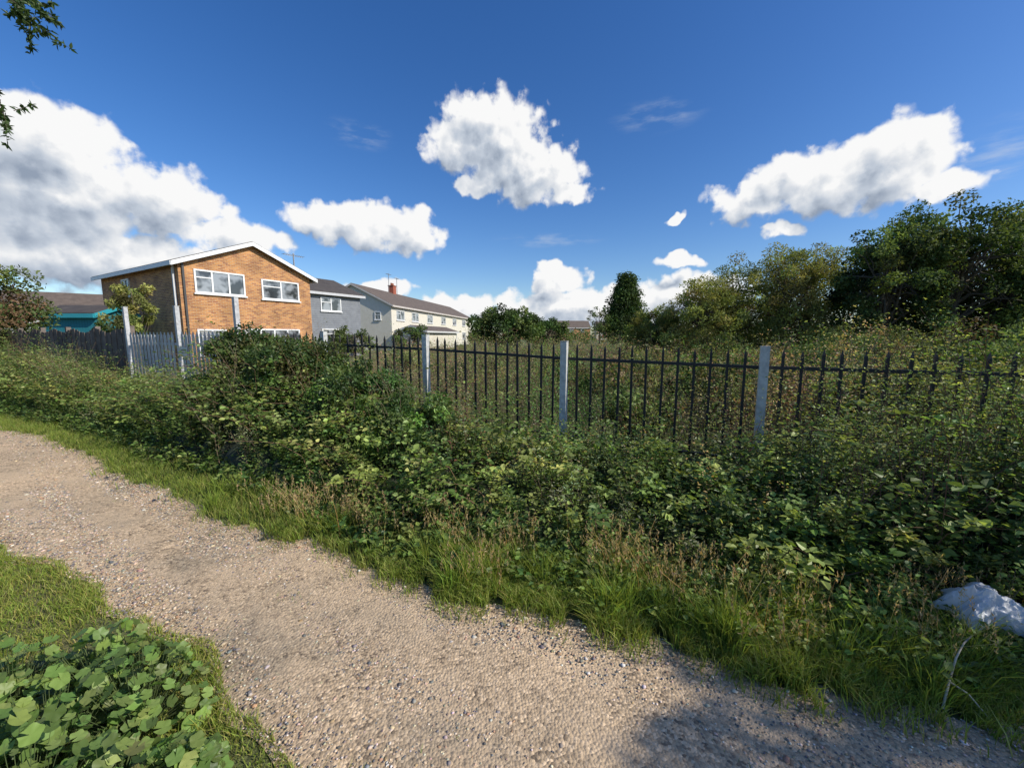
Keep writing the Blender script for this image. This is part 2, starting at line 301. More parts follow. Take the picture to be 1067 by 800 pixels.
def lean(n,s): return rng.normal(0,s,(n,2))
GG=[(.12,.168,.028),(.15,.187,.033),(.10,.148,.024),(.18,.188,.055)]
b=Buf(); n=60000; x=np.concatenate([rnd(-10,4.5,34000),rnd(-.9,3.5,26000)]); y=Yf(x)+np.abs(rng.normal(0,.17,n))*np.where(x<-2,2.2,1)-.03-rng.random(n)**6*.2
tuft=.6+.4*np.sin(x*5+np.sin(y*9)*1.5)*np.sin(y*7+x*2)
k=(y>Yf(x)+.06)|((np.sin(x*13)+np.sin(x*29+1)+rng.normal(0,.5,n))>-.6); x,y,tuft=x[k],y[k],tuft[k]; n=len(x)
h=rnd(.03,.10,n)*(.5+tuft)+np.clip((y-Yf(x)),0,.5)*rnd(.1,.4,n)*np.where(x<-2,.45,1)
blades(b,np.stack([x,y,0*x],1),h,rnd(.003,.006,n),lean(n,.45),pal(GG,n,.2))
T=150; tx=np.concatenate([rnd(-.6,3.6,105),rnd(-3,4,45)]); ty=Yf(tx)+rnd(.08,.5,T); n=T*110; ti=np.repeat(np.arange(T),110)
x=tx[ti]+rng.normal(0,.035,n); y=ty[ti]+rng.normal(0,.035,n); th=rnd(.12,.30,T)[ti]*rnd(.5,1.1,n)
ln=np.stack([x-tx[ti],y-ty[ti]],1)*7+lean(n,.22)
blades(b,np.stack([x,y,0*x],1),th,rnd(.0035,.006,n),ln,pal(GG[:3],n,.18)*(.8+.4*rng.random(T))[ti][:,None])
b.build('grass_verge',[GRASS,STEM])
b=Buf(); G=26; gx=rnd(-2.2,3.6,G); n=1000; gi_=rng.integers(0,G,n); x=gx[gi_]+rng.normal(0,.12,n); y=Yf(x)+rnd(.15,.6,G)[gi_]+rng.normal(0,.07,n); hh=rnd(.18,.4,n)
P0=np.stack([x,y,0*x],1); t=np.linspace(0,1,4)[None,:,None]; l3=np.concatenate([lean(n,.3),np.zeros((n,1))],1)[:,None]
P=P0[:,None]+np.array([0,0,1.])*hh[:,None,None]*t+l3*hh[:,None,None]*t*t
tubes(b,P,.0012,.0007,pal([(.30,.25,.11),(.24,.22,.08)],n,.15),0)
m=n*8; tip=np.repeat(P[:,3],8,0)-np.array([0,0,1.])*rnd(0,.07,m)[:,None]; leaves(b,tip,np.array([0,0,1.])+rng.normal(0,.4,(m,3)),rng.normal(0,1,(m,3)),.02,.006,pal([(.30,.24,.12),(.24,.18,.10)],m,.2),False,0)
b.build('dry_grass',[GRASS])

b=Buf(); n=80000; x=-.25-rng.random(n)*5.2; y=Yn(x)+.05-np.abs(rng.random(n)**1.3)*1.9; k=(y>.3); x,y=x[k],y[k]; n=len(x)
bare=np.sin(x*4.1+1)*np.sin(y*5.3+x)+rng.normal(0,.4,n); k=(bare>-.6)|(y<Yn(x)-.6); x,y=x[k],y[k]; n=len(x)
tf=.7+.5*np.sin(x*9+np.sin(y*11))*np.sin(y*13+x*3)
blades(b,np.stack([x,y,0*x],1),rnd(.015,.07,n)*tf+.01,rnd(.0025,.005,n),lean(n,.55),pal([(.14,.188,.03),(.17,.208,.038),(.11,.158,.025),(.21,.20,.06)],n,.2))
n=1800; x=rnd(-6.5,2.6,n); t=rng.random(n); y=Yn(x)*(1-t)+Yf(x)*t; k=np.sin(x*6)*np.cos(y*7)>.68; x,y=x[k],y[k]; n=len(x)
blades(b,np.stack([x,y,0*x+.01],1),rnd(.01,.03,n),.003,lean(n,.6),pal([(.12,.17,.04)],n,.2))
b.build('lawn_grass',[GRASS])
def lobed(b,P,N,size,cols):
    n=len(P); N=norm(N); A=norm(np.cross(N,rng.normal(0,1,(n,3)))); Bv=np.cross(N,A)
    K=23; th=np.linspace(.2,2*math.pi-.2,K); rad=.90+.09*np.cos(th*5)+.03*np.cos(th*21)
    ring=[P+size[:,None]*(rad[j]*(math.cos(th[j])*A+math.sin(th[j])*Bv)+N*(.14*rad[j]+.07*math.cos(th[j]*5))) for j in range(K)]
    v=np.stack([P]+ring,1); i=np.arange(n)[:,None]*(K+1)
    f=np.concatenate([i+np.array([0,j+1,j+2]) for j in range(K-1)])
    b.add(v.reshape(-1,3),f,np.repeat(cols,K+1,axis=0))
b=Buf(); n=1900; cx=np.array([-1.55,-1.85,-1.35,-2.15,-1.6,-1.18,-1.75,-2.0]); cy=np.array([1.45,1.6,1.12,1.5,1.1,1.2,1.3,1.25]); cr=np.array([.26,.24,.2,.24,.26,.14,.25,.25])
ci=rng.integers(0,8,n); a=rnd(0,6.28,n); q=np.sqrt(rng.random(n))*1.08; x=cx[ci]+cr[ci]*q*np.cos(a); y=cy[ci]+cr[ci]*q*np.sin(a)
z=.04+.3*np.maximum(1-q**2,0)*rnd(.3,1.1,n)*cr[ci]/.26
P=np.stack([x,y,z],1); Nn=np.stack([.6*q*np.cos(a),.6*q*np.sin(a)-.1,np.ones(n)],1)+rng.normal(0,.45,(n,3))
lobed(b,P,Nn,rnd(.010,.033,n),pal([(.075,.125,.028),(.09,.14,.032),(.062,.105,.025),(.11,.15,.038)],n,.25))
base=np.stack([cx[ci]+.3*(x-cx[ci]),cy[ci]+.3*(y-cy[ci]),0*x],1); t=np.linspace(0,1,4)[None,:,None]; tubes(b,base[:,None]*(1-t)+P[:,None]*t,.0018,.001,(.07,.10,.03))
b.build('mallow_plant',[LEAF,STEM],True)

# ------------------------------------------------------------ meadow behind the fence
b=Buf()
MC=[(.08,.11,.028),(.10,.12,.035),(.15,.135,.055),(.14,.10,.052),(.055,.085,.02),(.19,.155,.075),(.085,.115,.03)]
def meadow(n,d0,d1,h0,h1,Ls,K,per,fine,cols,jit=.05):
    d=np.sqrt(rnd(d0**2,d1**2,n)); a=rnd(-1.02,1.02,n); x=d*np.sin(a)*1.0; y=d*np.cos(a)
    k=y>FENCE(x)+.25
    k&=~((x<-4-.25*y+2)&(y>9+0*x)&(x<-6)); x,y=x[k],y[k]; n=len(x)
    q=np.sin(x*.9+np.sin(y*.5)*1.5)*np.sin(y*.6+x*.3)+.4*np.sin(x*2.7)*np.cos(y*2.1)
    z=.8+.42*q+np.clip(x*.02,0,.2)
    q2=np.sin(x*.8+2+np.cos(y*.5)*1.2)*np.cos(y*.55-x*.2)
    tint=np.stack([1+.45*q2,1-.05*q2,1+.35*q2],1)*(1+.25*q)[:,None]
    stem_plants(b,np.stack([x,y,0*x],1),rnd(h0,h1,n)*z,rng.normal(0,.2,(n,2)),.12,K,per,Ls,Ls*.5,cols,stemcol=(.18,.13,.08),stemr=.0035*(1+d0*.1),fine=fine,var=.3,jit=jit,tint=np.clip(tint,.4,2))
meadow(4000,4,10,.7,1.7,.062,12,3,False,MC,.06)
meadow(3900,9,20,.6,1.65,.10,8,3,False,MC,.13)
meadow(4200,18,45,.5,1.7,.19,6,3,False,MC,.3)
b.build('meadow_weeds',[LEAF,STEM])
sp=[]
for (cx,cy,h,r) in ((4.6,4.6,1.35,.8),(5.9,5.2,1.5,1.0),(7.6,5.6,1.7,1.2),(9.6,7.5,2.0,1.3),(3.6,6.6,1.35,.9),(5.2,8.0,1.45,1.0),(7.6,9.0,1.7,1.2),(2.2,7.8,1.25,.8),(1.0,9.5,1.3,.9),(-.8,9.2,1.2,.9),(10.5,11,2.0,1.5),(3.6,11,1.35,1.2),(6.5,13,1.8,1.4),(-3.0,12,1.25,1.0),(0.5,14,1.3,1.2),(12,14,2.2,1.8),(1.8,5.6,.95,.55)):
    sp.append((cx,cy,h*.42,r,r,h*.55,26))
bush('bramble_scrub',sp,54000,.08,[(.07,.10,.028),(.085,.115,.034),(.05,.08,.02),(.12,.125,.042),(.11,.085,.04),(.04,.068,.018)],False,.34,(.2,.4),FARLEAF)

# ------------------------------------------------------------ railing fence
X2=.1273*5; PS=.3645*5
post_x=[X2+PS*k for k in range(-3,5)]
b=Buf(); d=np.array([.905,-.425])
def obox(b,x,wd,dp,z0,z1,c,mat=0,off=0.,y=None,tilt=0.,dirv=d):
    y=FENCE(x) if y is None else y
    nn=np.array([dirv[1],-dirv[0]])
    c0=np.array([x,y])+nn*off; pts=[]
    for z,sh in ((z0,0),(z1,tilt)):
        for sx,sy in ((-1,-1),(1,-1),(1,1),(-1,1)):
            q=c0+dirv*(sx*wd/2+sh)+nn*(sy*dp/2); pts.append([q[0],q[1],z])
    b.add(pts,BOXF,c,mat)
def top(x): return np.interp(x,[-6,-2.5,-1.2,.6,2.5,4.5],[1.70,1.62,1.58,1.50,1.46,1.46])
for x in post_x:
    obox(b,x,.075,.075,-.05,top(x)+.03,(.50,.50,.48),1,.045); obox(b,x,.083,.083,top(x)+.0305,top(x)+.038,(.4,.41,.42),1,.045)
xx=post_x[0]; step=PS/13; k=0
while xx<post_x[-1]:
    if k%13!=0 :
        t=rng.normal(0,.007); zt=top(xx)+rng.normal(0,.007); w=.024
        obox(b,xx,w,.02,.02,zt-.05,(.016,.014,.013),0,0,tilt=t)
        c0=np.array([xx,FENCE(xx)])+d*t; nn=np.array([d[1],-d[0]])
        pts=[[*(c0+d*sx*w/2+nn*sy*.01),zt-.05] for sx,sy in ((-1,-1),(1,-1),(1,1),(-1,1))]+[[c0[0],c0[1],zt+.012]]
        b.add(pts,[[0,1,4],[1,2,4],[2,3,4],[3,0,4]],(.016,.014,.013),0)
    xx+=step; k+=1
for a0,a1 in zip(post_x[:-1],post_x[1:]):
    for dz in (-.17,-1.12):
        z0,z1=top(a0)+dz,top(a1)+dz; nn=np.array([d[1],-d[0]]); pts=[]
        for xx_,z in ((a0,z0),(a1,z1)):
            for sy,sz in ((-.018,-.016),(.018,-.016),(.018,.016),(-.018,.016)):
                q=np.array([xx_,FENCE(xx_)])+nn*(sy+.0); pts.append([q[0],q[1],z+sz])
        b.add(pts,[[0,1,2,3],[4,7,6,5],[0,4,5,1],[1,5,6,2],[2,6,7,3],[3,7,4,0]],(.017,.015,.014),0)
b.build('railing_fence',[IRON,GALV])

b=Buf(); gc=(.46,.46,.46)
for x,zt in ((-8.9,2.25),(-6.95,2.2),(-5.12,2.3)): obox(b,x,.075,.075,-.05,zt,gc,0,0); obox(b,x,.09,.09,zt+.001,zt+.01,gc,0,0)
for x0,x1 in ((-8.78,-7.06),(-6.84,-5.24)):
    nb=13
    for i in range(nb):
        x=x0+(x1-x0)*(i+.5)/nb; zt=1.68+rng.normal(0,.006)
        w=.085; cc=tuple(np.array(gc)*rnd(.75,1.05,1)[0]); obox(b,x,w*.98,.012,.12,zt-.06,cc,0,.03)
        c0=np.array([x,FENCE(x)])+np.array([d[1],-d[0]])*.03
        pts=[[*(c0+d*s*w/2),zt-.059] for s in (-1,1)]+[[*(c0+d*s*w*.18),zt] for s in (1,-1)]
        b.add(pts,[[0,1,2,3]],cc,0)
    for z in (.4,1.4):
        xm=(x0+x1)/2; obox(b,xm,(x1-x0)*1.105,.04,z,z+.05,gc,0,0)
g=b.build('palisade_gate',[GALV])
b=Buf(); obox(b,-6.75,.26,.006,1.18,1.36,(.62,.62,.60),0,.045); obox(b,-6.75,.18,.004,1.29,1.31,(.1,.1,.12),0,.0515); obox(b,-6.75,.15,.004,1.24,1.255,(.1,.1,.12),0,.0515); b.build('notice_sign',[PAINT],parent=g)

b=Buf(); p0=np.array([-9.3,9.6]); p1=np.array([-21,15.2]); dv=(p1-p0)/np.linalg.norm(p1-p0); Ltot=np.linalg.norm(p1-p0)
for i in range(int(Ltot/.15)):
    q=p0+dv*(i*.15+.07); zt=1.72+.05*math.sin(i*.7)+rng.normal(0,.008)+.05*(i*.15/Ltot)
    obox(b,q[0],.152,.018,.05,zt,tuple(np.array((.13,.10,.08))*rnd(.7,1.35,1)[0]),0,.012*(i%2),y=q[1],dirv=dv)
for i in range(int(Ltot/1.83)+1):
    q=p0+dv*(i*1.83); obox(b,q[0],.1,.1,-.02,1.84,(.15,.12,.10),0,.07,y=q[1],dirv=dv)
b.build('wooden_fence',[WOOD])

# ------------------------------------------------------------ houses
def empty(name,loc,rot):
    e=bpy.data.objects.new(name,None); e.location=loc; e.rotation_euler=(0,0,rot); sc.collection.objects.link(e); return e
def house(name,loc,rot,X,Y,eave,ridge,axis,wall,roof,fascia=(.75,.75,.73),over=.3,soff=.25,wallcol=(.5,.5,.5)):
    e=empty(name,loc,rot); b=Buf()
    M=(lambda a,c,z:(a,c,z)) if axis=='x' else (lambda a,c,z:(c,a,z))
    A,C=(X,Y) if axis=='x' else (Y,X)
    v=[M(0,0,0),M(A,0,0),M(A,C,0),M(0,C,0),M(0,0,eave),M(A,0,eave),M(A,C,eave),M(0,C,eave),M(0,C/2,ridge),M(A,C/2,ridge)]
    b.add(v,[[0,1,5,4],[2,3,7,6],[3,0,4,7],[1,2,6,5]],wallcol); b.F.append((np.array([[4,7,8],[5,9,6]]),0))
    b.build('walls',[wall],parent=e)
    sl=(ridge-eave)/(C/2); th=.12; r=Buf()
    for s in (0,1):
        def pt(a,cc,dz):
            z=eave+sl*cc+dz; return M(a,cc if s==0 else C-cc,z)
        c0=-over; v=[pt(-soff,c0,.02),pt(A+soff,c0,.02),pt(A+soff,C/2,.02),pt(-soff,C/2,.02),pt(-soff,c0,.02+th),pt(A+soff,c0,.02+th),pt(A+soff,C/2,.02+th),pt(-soff,C/2,.02+th)]
        r.add(v,BOXF,(.1,.1,.1))
    r.build('roof',[roof],parent=e)
    f=Buf()
    for s in (0,1):
        for a0,a1 in ((-soff-.04,-soff-.003),(A+soff+.003,A+soff+.04)):
            v=[]
            for a in (a0,a1):
                for cc,dz in ((-over-.02,-.08),(C/2,-.08),(C/2,.11),(-over-.02,.11)):
                    v.append(M(a,cc if s==0 else C-cc,eave+sl*cc+dz))
            f.add(v,[[0,1,2,3],[4,7,6,5],[0,4,5,1],[1,5,6,2],[2,6,7,3],[3,7,4,0]],fascia)
        zz=eave-sl*over; cc=-over-.05
        v=[]
        for a in (-soff,A+soff):
            for c1,z in ((cc,zz-.08),(cc+.047,zz-.08),(cc+.047,zz+.1),(cc,zz+.1)): v.append(M(a,c1 if s==0 else C-c1,z))
        f.add(v,[[0,1,2,3],[4,7,6,5],[0,4,5,1],[1,5,6,2],[2,6,7,3],[3,7,4,0]],fascia)
    f.build('bargeboards',[PAINT],parent=e)
    return e
def window(e,face,a0,a1,z0,z1,nm='window',panes=2,col=(.78,.78,.76),plane=0.):
    b=Buf(); g=Buf()
    def bx(B,p0,p1,q0,q1,o0,o1,c,mat=0):
        if face=='y': box(B,p0,p1,plane-o1,plane-o0,q0,q1,c,mat)
        else: box(B,plane-o1,plane-o0,p0,p1,q0,q1,c,mat)
    t=.07
    bx(b,a0,a1,z0,z0+t,.0,.06,col); bx(b,a0,a1,z1-t,z1,.0,.06,col)
    bx(b,a0,a0+t,z0+t,z1-t,0,.06,col); bx(b,a1-t,a1,z0+t,z1-t,0,.06,col)
    w=a1-a0
    for i in range(1,panes):
        m_=a0+w*i/panes; bx(b,m_-.035,m_+.035,z0+t,z1-t,0,.055,col)
    bx(b,a0-.06,a1+.06,z0-.06,z0-.002,0,.11,col)
    m_=a0+w/panes; bx(b,a0+t,m_-.035,z1-.38,z1-.33,0,.05,col)
    b.build(nm,[PAINT],parent=e)
    bx(g,a0+t,a1-t,z0+t,z1-t,.004,.02,(.05,.05,.05)); g.build(nm+'_glass',[GLASS],parent=e)

rot=math.radians(60)
h1=house('brick_house',(-14.8,17.9,0),rot,6.2,9.7,4.85,6.15,'y',BRICK,ROOFD)
window(h1,'y',.57,2.7,3.55,4.62,'window_upper_left',3); window(h1,'y',3.5,5.5,3.5,4.52,'window_upper_right',2)
window(h1,'y',2.6,5.4,.7,1.95,'window_lower',4); window(h1,'y',.5,1.7,.7,1.9,'window_lower_side',2)
window(h1,'x',5.6,6.6,3.55,4.5,'window_side',2)
b=Buf(); box(b,.12,.2,-.09,-.002,.1,4.8,(.05,.05,.05)); box(b,-.1,-.02,.3,.38,.1,4.7,(.6,.6,.6)); b.build('drainpipe',[PAINT],parent=h1)
def pole(b,x,y,z0,z1,r=.02,c=(.25,.25,.25)): box(b,x-r,x+r,y-r,y+r,z0,z1,c)
def aerial(b,x,y,z0,z1):
    pole(b,x,y,z0,z1,.025)
    box(b,x-.6,x+.6,y-.012,y+.012,z1-.14,z1-.115,(.3,.3,.3))
    for i in range(9): box(b,x-.58+i*.14,x-.565+i*.14,y-.2,y+.2,z1-.113,z1-.1,(.3,.3,.3))
b=Buf(); aerial(b,5.9,.9,4.9,6.3); b.build('tv_aerial',[PAINT],parent=h1)
def loc_in(ox,oy): return (-14.8+.5*ox-.866*oy,17.9+.866*ox+.5*oy,0)
h2=house('weatherboard_house',loc_in(7.3,4.95),rot,6.4,7,4.75,6.1,'x',BOARD,ROOFD,(.5,.5,.5))
window(h2,'y',2.9,4.6,3.4,4.4,'window_upper',2); window(h2,'y',2.9,4.9,1.,2.1,'window_lower',2)
h3=house('cream_terrace_house',(-13.0,43,0),math.atan2(.99,.137),36,8.7,4.9,7.1,'x',RENDER,ROOFB,(.55,.5,.45))
for i,xa in enumerate([1.2,5.6,11,17,23,29]):
    window(h3,'y',xa,xa+2.2,3.3,4.4,'window_upper_%d'%i,2,(.7,.7,.68)); window(h3,'y',xa,xa+2.4,.9,2.2,'window_lower_%d'%i,2,(.7,.7,.68))
window(h3,'x',1.2,1.9,3.3,4.2,'window_gable',1)
b=Buf()
for x in (10.,):
    box(b,x-.45,x+.45,4.0,4.7,6.8,8.1,(.32,.09,.05)); box(b,x-.5,x+.5,3.95,4.75,8.101,8.2,(.25,.08,.05))
    for k in (-.2,.2): box(b,x+k-.1,x+k+.1,4.25,4.45,8.201,8.5,(.35,.13,.07))
b.build('chimneys',[STEM],parent=h3)
b=Buf(); aerial(b,9,4.35,7.1,9.6); aerial(b,11.5,4.35,7.1,9.4); b.build('tv_aerial',[PAINT],parent=h3)
h4=house('garage',(-9.2,42,0),math.atan2(.99,.137),12,3,2.1,2.6,'x',RENDER,ROOFB,(.6,.6,.58))
h5=house('bungalow',(-35,25.5,0),math.radians(38),10,7,2.7,4.7,'x',BRICK,ROOFB,(.75,.75,.73))
window(h5,'y',1.5,3.5,1,2.2,'window_front',2); window(h5,'y',6,8,1,2.2,'window_front_right',2)
h6=house('garden_shed',(-20.6,17.4,0),0,2.4,1.9,2.5,2.85,'x',bandmat('teal_boards',(.02,.24,.29),(.04,.30,.35),0,.12),ROOFD,(.03,.30,.36),.15,.12)
for (x,y,w,r_) in ((16,150,14,.1),(34,160,16,-.1),(-4,170,14,.05)):
    e=house('distant_house',(x,y,0),r_,w,8,4.6,7.2,'x',RENDER if x>20 else BRICK,ROOFB)
    for i in range(3): window(e,'y',1.5+i*w/3.2,3.+i*w/3.2,2.9,4.0,'window_%d'%i,2)

# ------------------------------------------------------------ trees
def tree(name,loc,h,crown,base,n,size,cols,k=60,trunk_r=.18,cr=(.16,.32),fine=False,squash=.8,shape='round',var=.28,asp=.6):
    b=Buf(); loc=np.array(loc,float); rz=(h-base)/2; cz=base+rz
    d=norm(rng.normal(0,1,(k,3))); q=rnd(.35,1,k)[:,None]**.5
    C=d*q*np.array([crown[0],crown[1],rz])
    if shape=='cone':
        zz=(np.arange(k)+.5)/k; a=np.arange(k)*2.4; rr=np.minimum(1.15-zz**1.3*1.05,.55+zz*2)*rnd(.45,.95,k); C=np.stack([crown[0]*rr*np.cos(a),crown[1]*rr*np.sin(a),(zz*2-1)*rz],1)
    C=C*(1+rng.normal(0,.06,(k,1)))+loc+np.array([0,0,cz])
    R=rnd(cr[0],cr[1],k)*min(crown[0],rz)*1.15
    clump_leaves(b,C,R,n,size,cols,fine,var,asp,squash)
    t=np.linspace(0,1,7); tp=loc[None]+np.stack([.12*np.sin(t*4)*crown[0]*.3,.1*np.sin(t*3+1)*crown[0]*.3,t*(cz+rz*.5)],1)
    tubes(b,tp[None],trunk_r,trunk_r*.25,(.11,.085,.06),1,8)
    st=tp[np.clip(rng.integers(2,6,k),0,6)]; tt=np.linspace(0,1,5)[None,:,None]
    P=st[:,None]*(1-tt)+C[:,None]*tt; P[:,1:4]+=rng.normal(0,.04*crown[0],(k,3,3)); P[:,1:4,2]+=.06*crown[0]
    tubes(b,P,trunk_r*.28,trunk_r*.06,(.10,.08,.055),1,4)
    return b.build(name,[FARLEAF if not fine else LEAF,BARK])
D=[(.032,.056,.014),(.045,.073,.018),(.027,.047,.013)]
OL=[(.125,.15,.038),(.145,.16,.042),(.105,.13,.03),(.16,.16,.05)]
MD=[(.053,.083,.023),(.068,.097,.026),(.048,.073,.02)]
for (x,y,h,r) in ((11.5,24,4.8,2.6),(13.8,25,6.2,2.8),(16.0,23.5,6.8,2.8),(18.0,24.5,7.0,2.6),(10.0,27,3.4,2.0)):
    tree('willow_tree',(x,y,0),h,(r,r),.1,16000,.17,OL,130,.12,(.10,.19),asp=.35)
for (x,y,h,r) in ((18.6,20,7.2,2.2),(21.5,19.5,8.1,2.6),(24.4,19.5,7.5,2.2),(27,19,7.9,2.7),(31,20,8.2,3.0),(23,24,8.6,2.8),(29,24,8.6,3)):
    tree('oak_tree',(x,y,0),h,(r,r),.3,16000,.16,D+MD+OL[2:3],95,.22,(.12,.22),var=.34)
tree('alder_tree',(28,15.5,0),5.0,(2.4,2.2),.2,9000,.16,MD,50,.1)
tree('hawthorn_tree',(-.7,44,0),4.6,(4.2,3.2),.1,14000,.28,D+MD,80,.2)
tree('hawthorn_tree',(4.5,50,0),3.6,(3.2,3),.2,7000,.28,D,50,.2)
tree('cypress_tree',(17.6,62,0),10.2,(4.0,4.0),.5,18000,.35,D,110,.25,(.2,.28),shape='cone')
tree('larch_tree',(13.2,60,0),7.0,(1.8,1.8),1.5,900,.25,MD,30,.12,(.12,.2))
tree('laurel_tree',(-17.9,13.0,0),4.5,(1.8,1.6),.1,18000,.12,MD+OL[:1]+[(.09,.06,.03)],75,.12)
tree('elder_tree',(-14.0,14.8,0),3.7,(.65,.65),1.6,3200,.10,OL,26,.05)
tree('elder_tree',(-12.9,13.0,0),2.5,(.6,.6),1.0,2400,.1,OL+MD,22,.05)
tree('apple_tree',(-9.0,36,0),2.5,(2.0,1.5),.2,3000,.2,MD,30,.1)
tree('apple_tree',(-12,30,0),2.2,(1.5,1.5),.2,2500,.18,MD,30,.1)
b=Buf(); n=170; a=np.linspace(-1.0,1.05,n); dd=rnd(75,120,n); C=np.stack([dd*np.sin(a)*1.1,dd*np.cos(a),rnd(.5,2.3,n)],1); k=~((C[:,0]<5)&(C[:,0]>-6)); C=C[k]
far=(C[:,0]>22); C[far,2]+=rnd(0,2.,far.sum()); clump_leaves(b,C,rnd(1.6,3.0,len(C)),22000,.55,MD+D,False,.25,.7,.7)
b.build('distant_trees',[FARLEAF])
def twigtree(name,loc,crownc,cr,hang,n,cols,size,k=55,crr=(.25,.5)):
    b=Buf(); loc=np.array(loc,float); crownc=np.array(crownc,float)
    C=crownc+norm(rng.normal(0,1,(k,3)))*rnd(.3,1,k)[:,None]*cr
    clump_leaves(b,C,rnd(crr[0],crr[1],k),n,size,cols,True,.2,.5)
    t=np.linspace(0,1,6)[:,None]; tp=loc*(1-t)+crownc*t; tp[1:5]+=rng.normal(0,.08,(4,3)); tubes(b,tp[None],.16,.06,(.12,.09,.065),1,10)
    st=tp[rng.integers(2,6,k)]; tt=np.linspace(0,1,5)[None,:,None]; P=st[:,None]*(1-tt)+C[:,None]*tt; P[:,1:4]+=rng.normal(0,.07,(k,3,3)); tubes(b,P,.03,.008,(.1,.08,.06),1,4)
    for h in hang:
        h=np.array(h,float); s=crownc+(h-crownc)*.1; t=np.linspace(0,1,9)[:,None]; mp=s*(1-t)+h*t; mp[:,2]+=.5*np.sin(math.pi*t[:,0]); tubes(b,mp[None],.018,.003,(.08,.06,.045),1,5)
        for j in range(12):
            q=mp[-1-(j%3 if j%4 else 0)]+rng.normal(0,.03,3); e=q+np.array([rnd(-.14,.14,1)[0],rnd(-.15,.15,1)[0],rnd(-.24,.1,1)[0]])
            t2=np.linspace(0,1,8)[:,None]; tw=q*(1-t2)+e*t2; tubes(b,tw[None],.003,.001,(.08,.06,.04),1,3)
            m=30; Q=tw[rng.integers(1,8,m)]; leaves(b,Q,rng.normal(0,1,(m,3))+np.array([0,0,-.5]),rng.normal(0,1,(m,3)),rnd(.025,.05,m),rnd(.012,.024,m),pal(cols,m,.2),True)
    return b.build(name,[LEAF,BARK])
twigtree('overhanging_tree',(-7.8,.8,0),(-7.2,1.0,5.4),np.array([1.7,1.7,1.3]),[(-3.22,3.0,3.8),(-3.4,3.05,3.85),(-3.5,3.1,3.9),(-3.66,3.05,3.22),(-3.75,3.1,3.3)],9000,[(.025,.045,.012),(.032,.055,.015)],.07)
twigtree('roadside_tree',(8.7,-1.7,0),(7.85,-.9,4.5),np.array([1.9,1.2,.8]),[],5600,G_M,.085,64,(.10,.26))

# ------------------------------------------------------------ plastic bag and dead branch
NR,NT=60,170; V=np.zeros((NR,NT,3))
for i in range(NR):
    r=i/(NR-1)
    for j in range(NT):
        th=2*math.pi*j/NT; u=Vector((math.cos(th),math.sin(th),0))
        R=.105+.075*max(math.cos(th),0)+.06*mn.noise(u*1.6+Vector((4,1,0)))+.02*mn.noise(u*7)
        x=r*R*math.cos(th)*1.15; y=r*R*math.sin(th)*.85
        q=Vector((x,y,0))
        w1=Vector((mn.noise(q*9+Vector((1,0,0))),mn.noise(q*9+Vector((0,4,0))),0))*.06
        d1,_=mn.voronoi((q+w1)*15+Vector((3,2,0))); d2,_=mn.voronoi((q+w1)*34)
        fac=min(d1[1]-d1[0],.6); fac2=min(d2[1]-d2[0],.5)
        z=.085*(1-r**3)*(1+.9*mn.noise(q*8+Vector((6,2,0))))+.045*(.5-fac)*(1-.4*r)+.018*(.5-fac2)-.05*r**4
        z+=.055*math.exp(-(((x+.06)/.035)**2+((y-.01)/.03)**2))
        V[i,j]=(x+w1.x*.5,y+w1.y*.5,z)
ii=(np.arange(NR-1)[:,None]*NT+np.arange(NT)[None]).ravel(); jj=(np.arange(NR-1)[:,None]*NT+(np.arange(NT)[None]+1)%NT).ravel()
b=Buf(); b.add(V,np.stack([ii,jj,jj+NT,ii+NT],1),(.8,.8,.8))
m,nt,N,L=newmat('white_polythene'); o=N.new('ShaderNodeOutputMaterial'); p=N.new('ShaderNodeBsdfPrincipled'); p.inputs['Roughness'].default_value=.35; p.inputs['Base Color'].default_value=(.74,.74,.75,1)
tc=N.new('ShaderNodeTexCoord'); n=N.new('ShaderNodeTexNoise'); n.inputs['Scale'].default_value=40; n.inputs['Detail'].default_value=3; L.new(tc.outputs['Object'],n.inputs['Vector'])
bp=N.new('ShaderNodeBump'); bp.inputs['Strength'].default_value=.2; bp.inputs['Distance'].default_value=.01; L.new(n.outputs['Fac'],bp.inputs['Height']); L.new(bp.outputs[0],p.inputs['Normal'])
t=N.new('ShaderNodeBsdfTranslucent'); t.inputs[0].default_value=(.75,.75,.77,1); mx=N.new('ShaderNodeMixShader'); mx.inputs[0].default_value=.3; L.new(p.outputs[0],mx.inputs[1]); L.new(t.outputs[0],mx.inputs[2]); L.new(mx.outputs[0],o.inputs[0])
o=b.build('plastic_bag',[m],True); o.location=(2.36,1.86,.23); o.rotation_euler=(.32,.06,-.3)
# weeds around and partly over the bag so it lies in the vegetation
b=Buf(); n=90; x=rnd(2.1,2.6,n); y=1.86-.3*(x-2.36)-rnd(.10,.28,n); stem_plants(b,np.stack([x,y,0*x],1),rnd(.14,.27,n),rng.normal(0,.3,(n,2)),.2,8,2,.05,.034,G_M+G_Y[:1],var=.2,jit=.02)
b.build('dead_nettle',[LEAF,STEM])
b=Buf(); pts=np.array([[1.84,1.50,.02],[1.90,1.54,.11],[1.99,1.60,.17],[2.09,1.66,.19],[2.20,1.72,.18]]); tubes(b,pts[None],.005,.003,(.46,.40,.30),0,6)
tubes(b,np.array([[[1.90,1.54,.11],[1.94,1.50,.09],[1.98,1.44,.02]]]),.004,.002,(.42,.36,.26),0,5); b.build('dead_branch',[BARK],True)

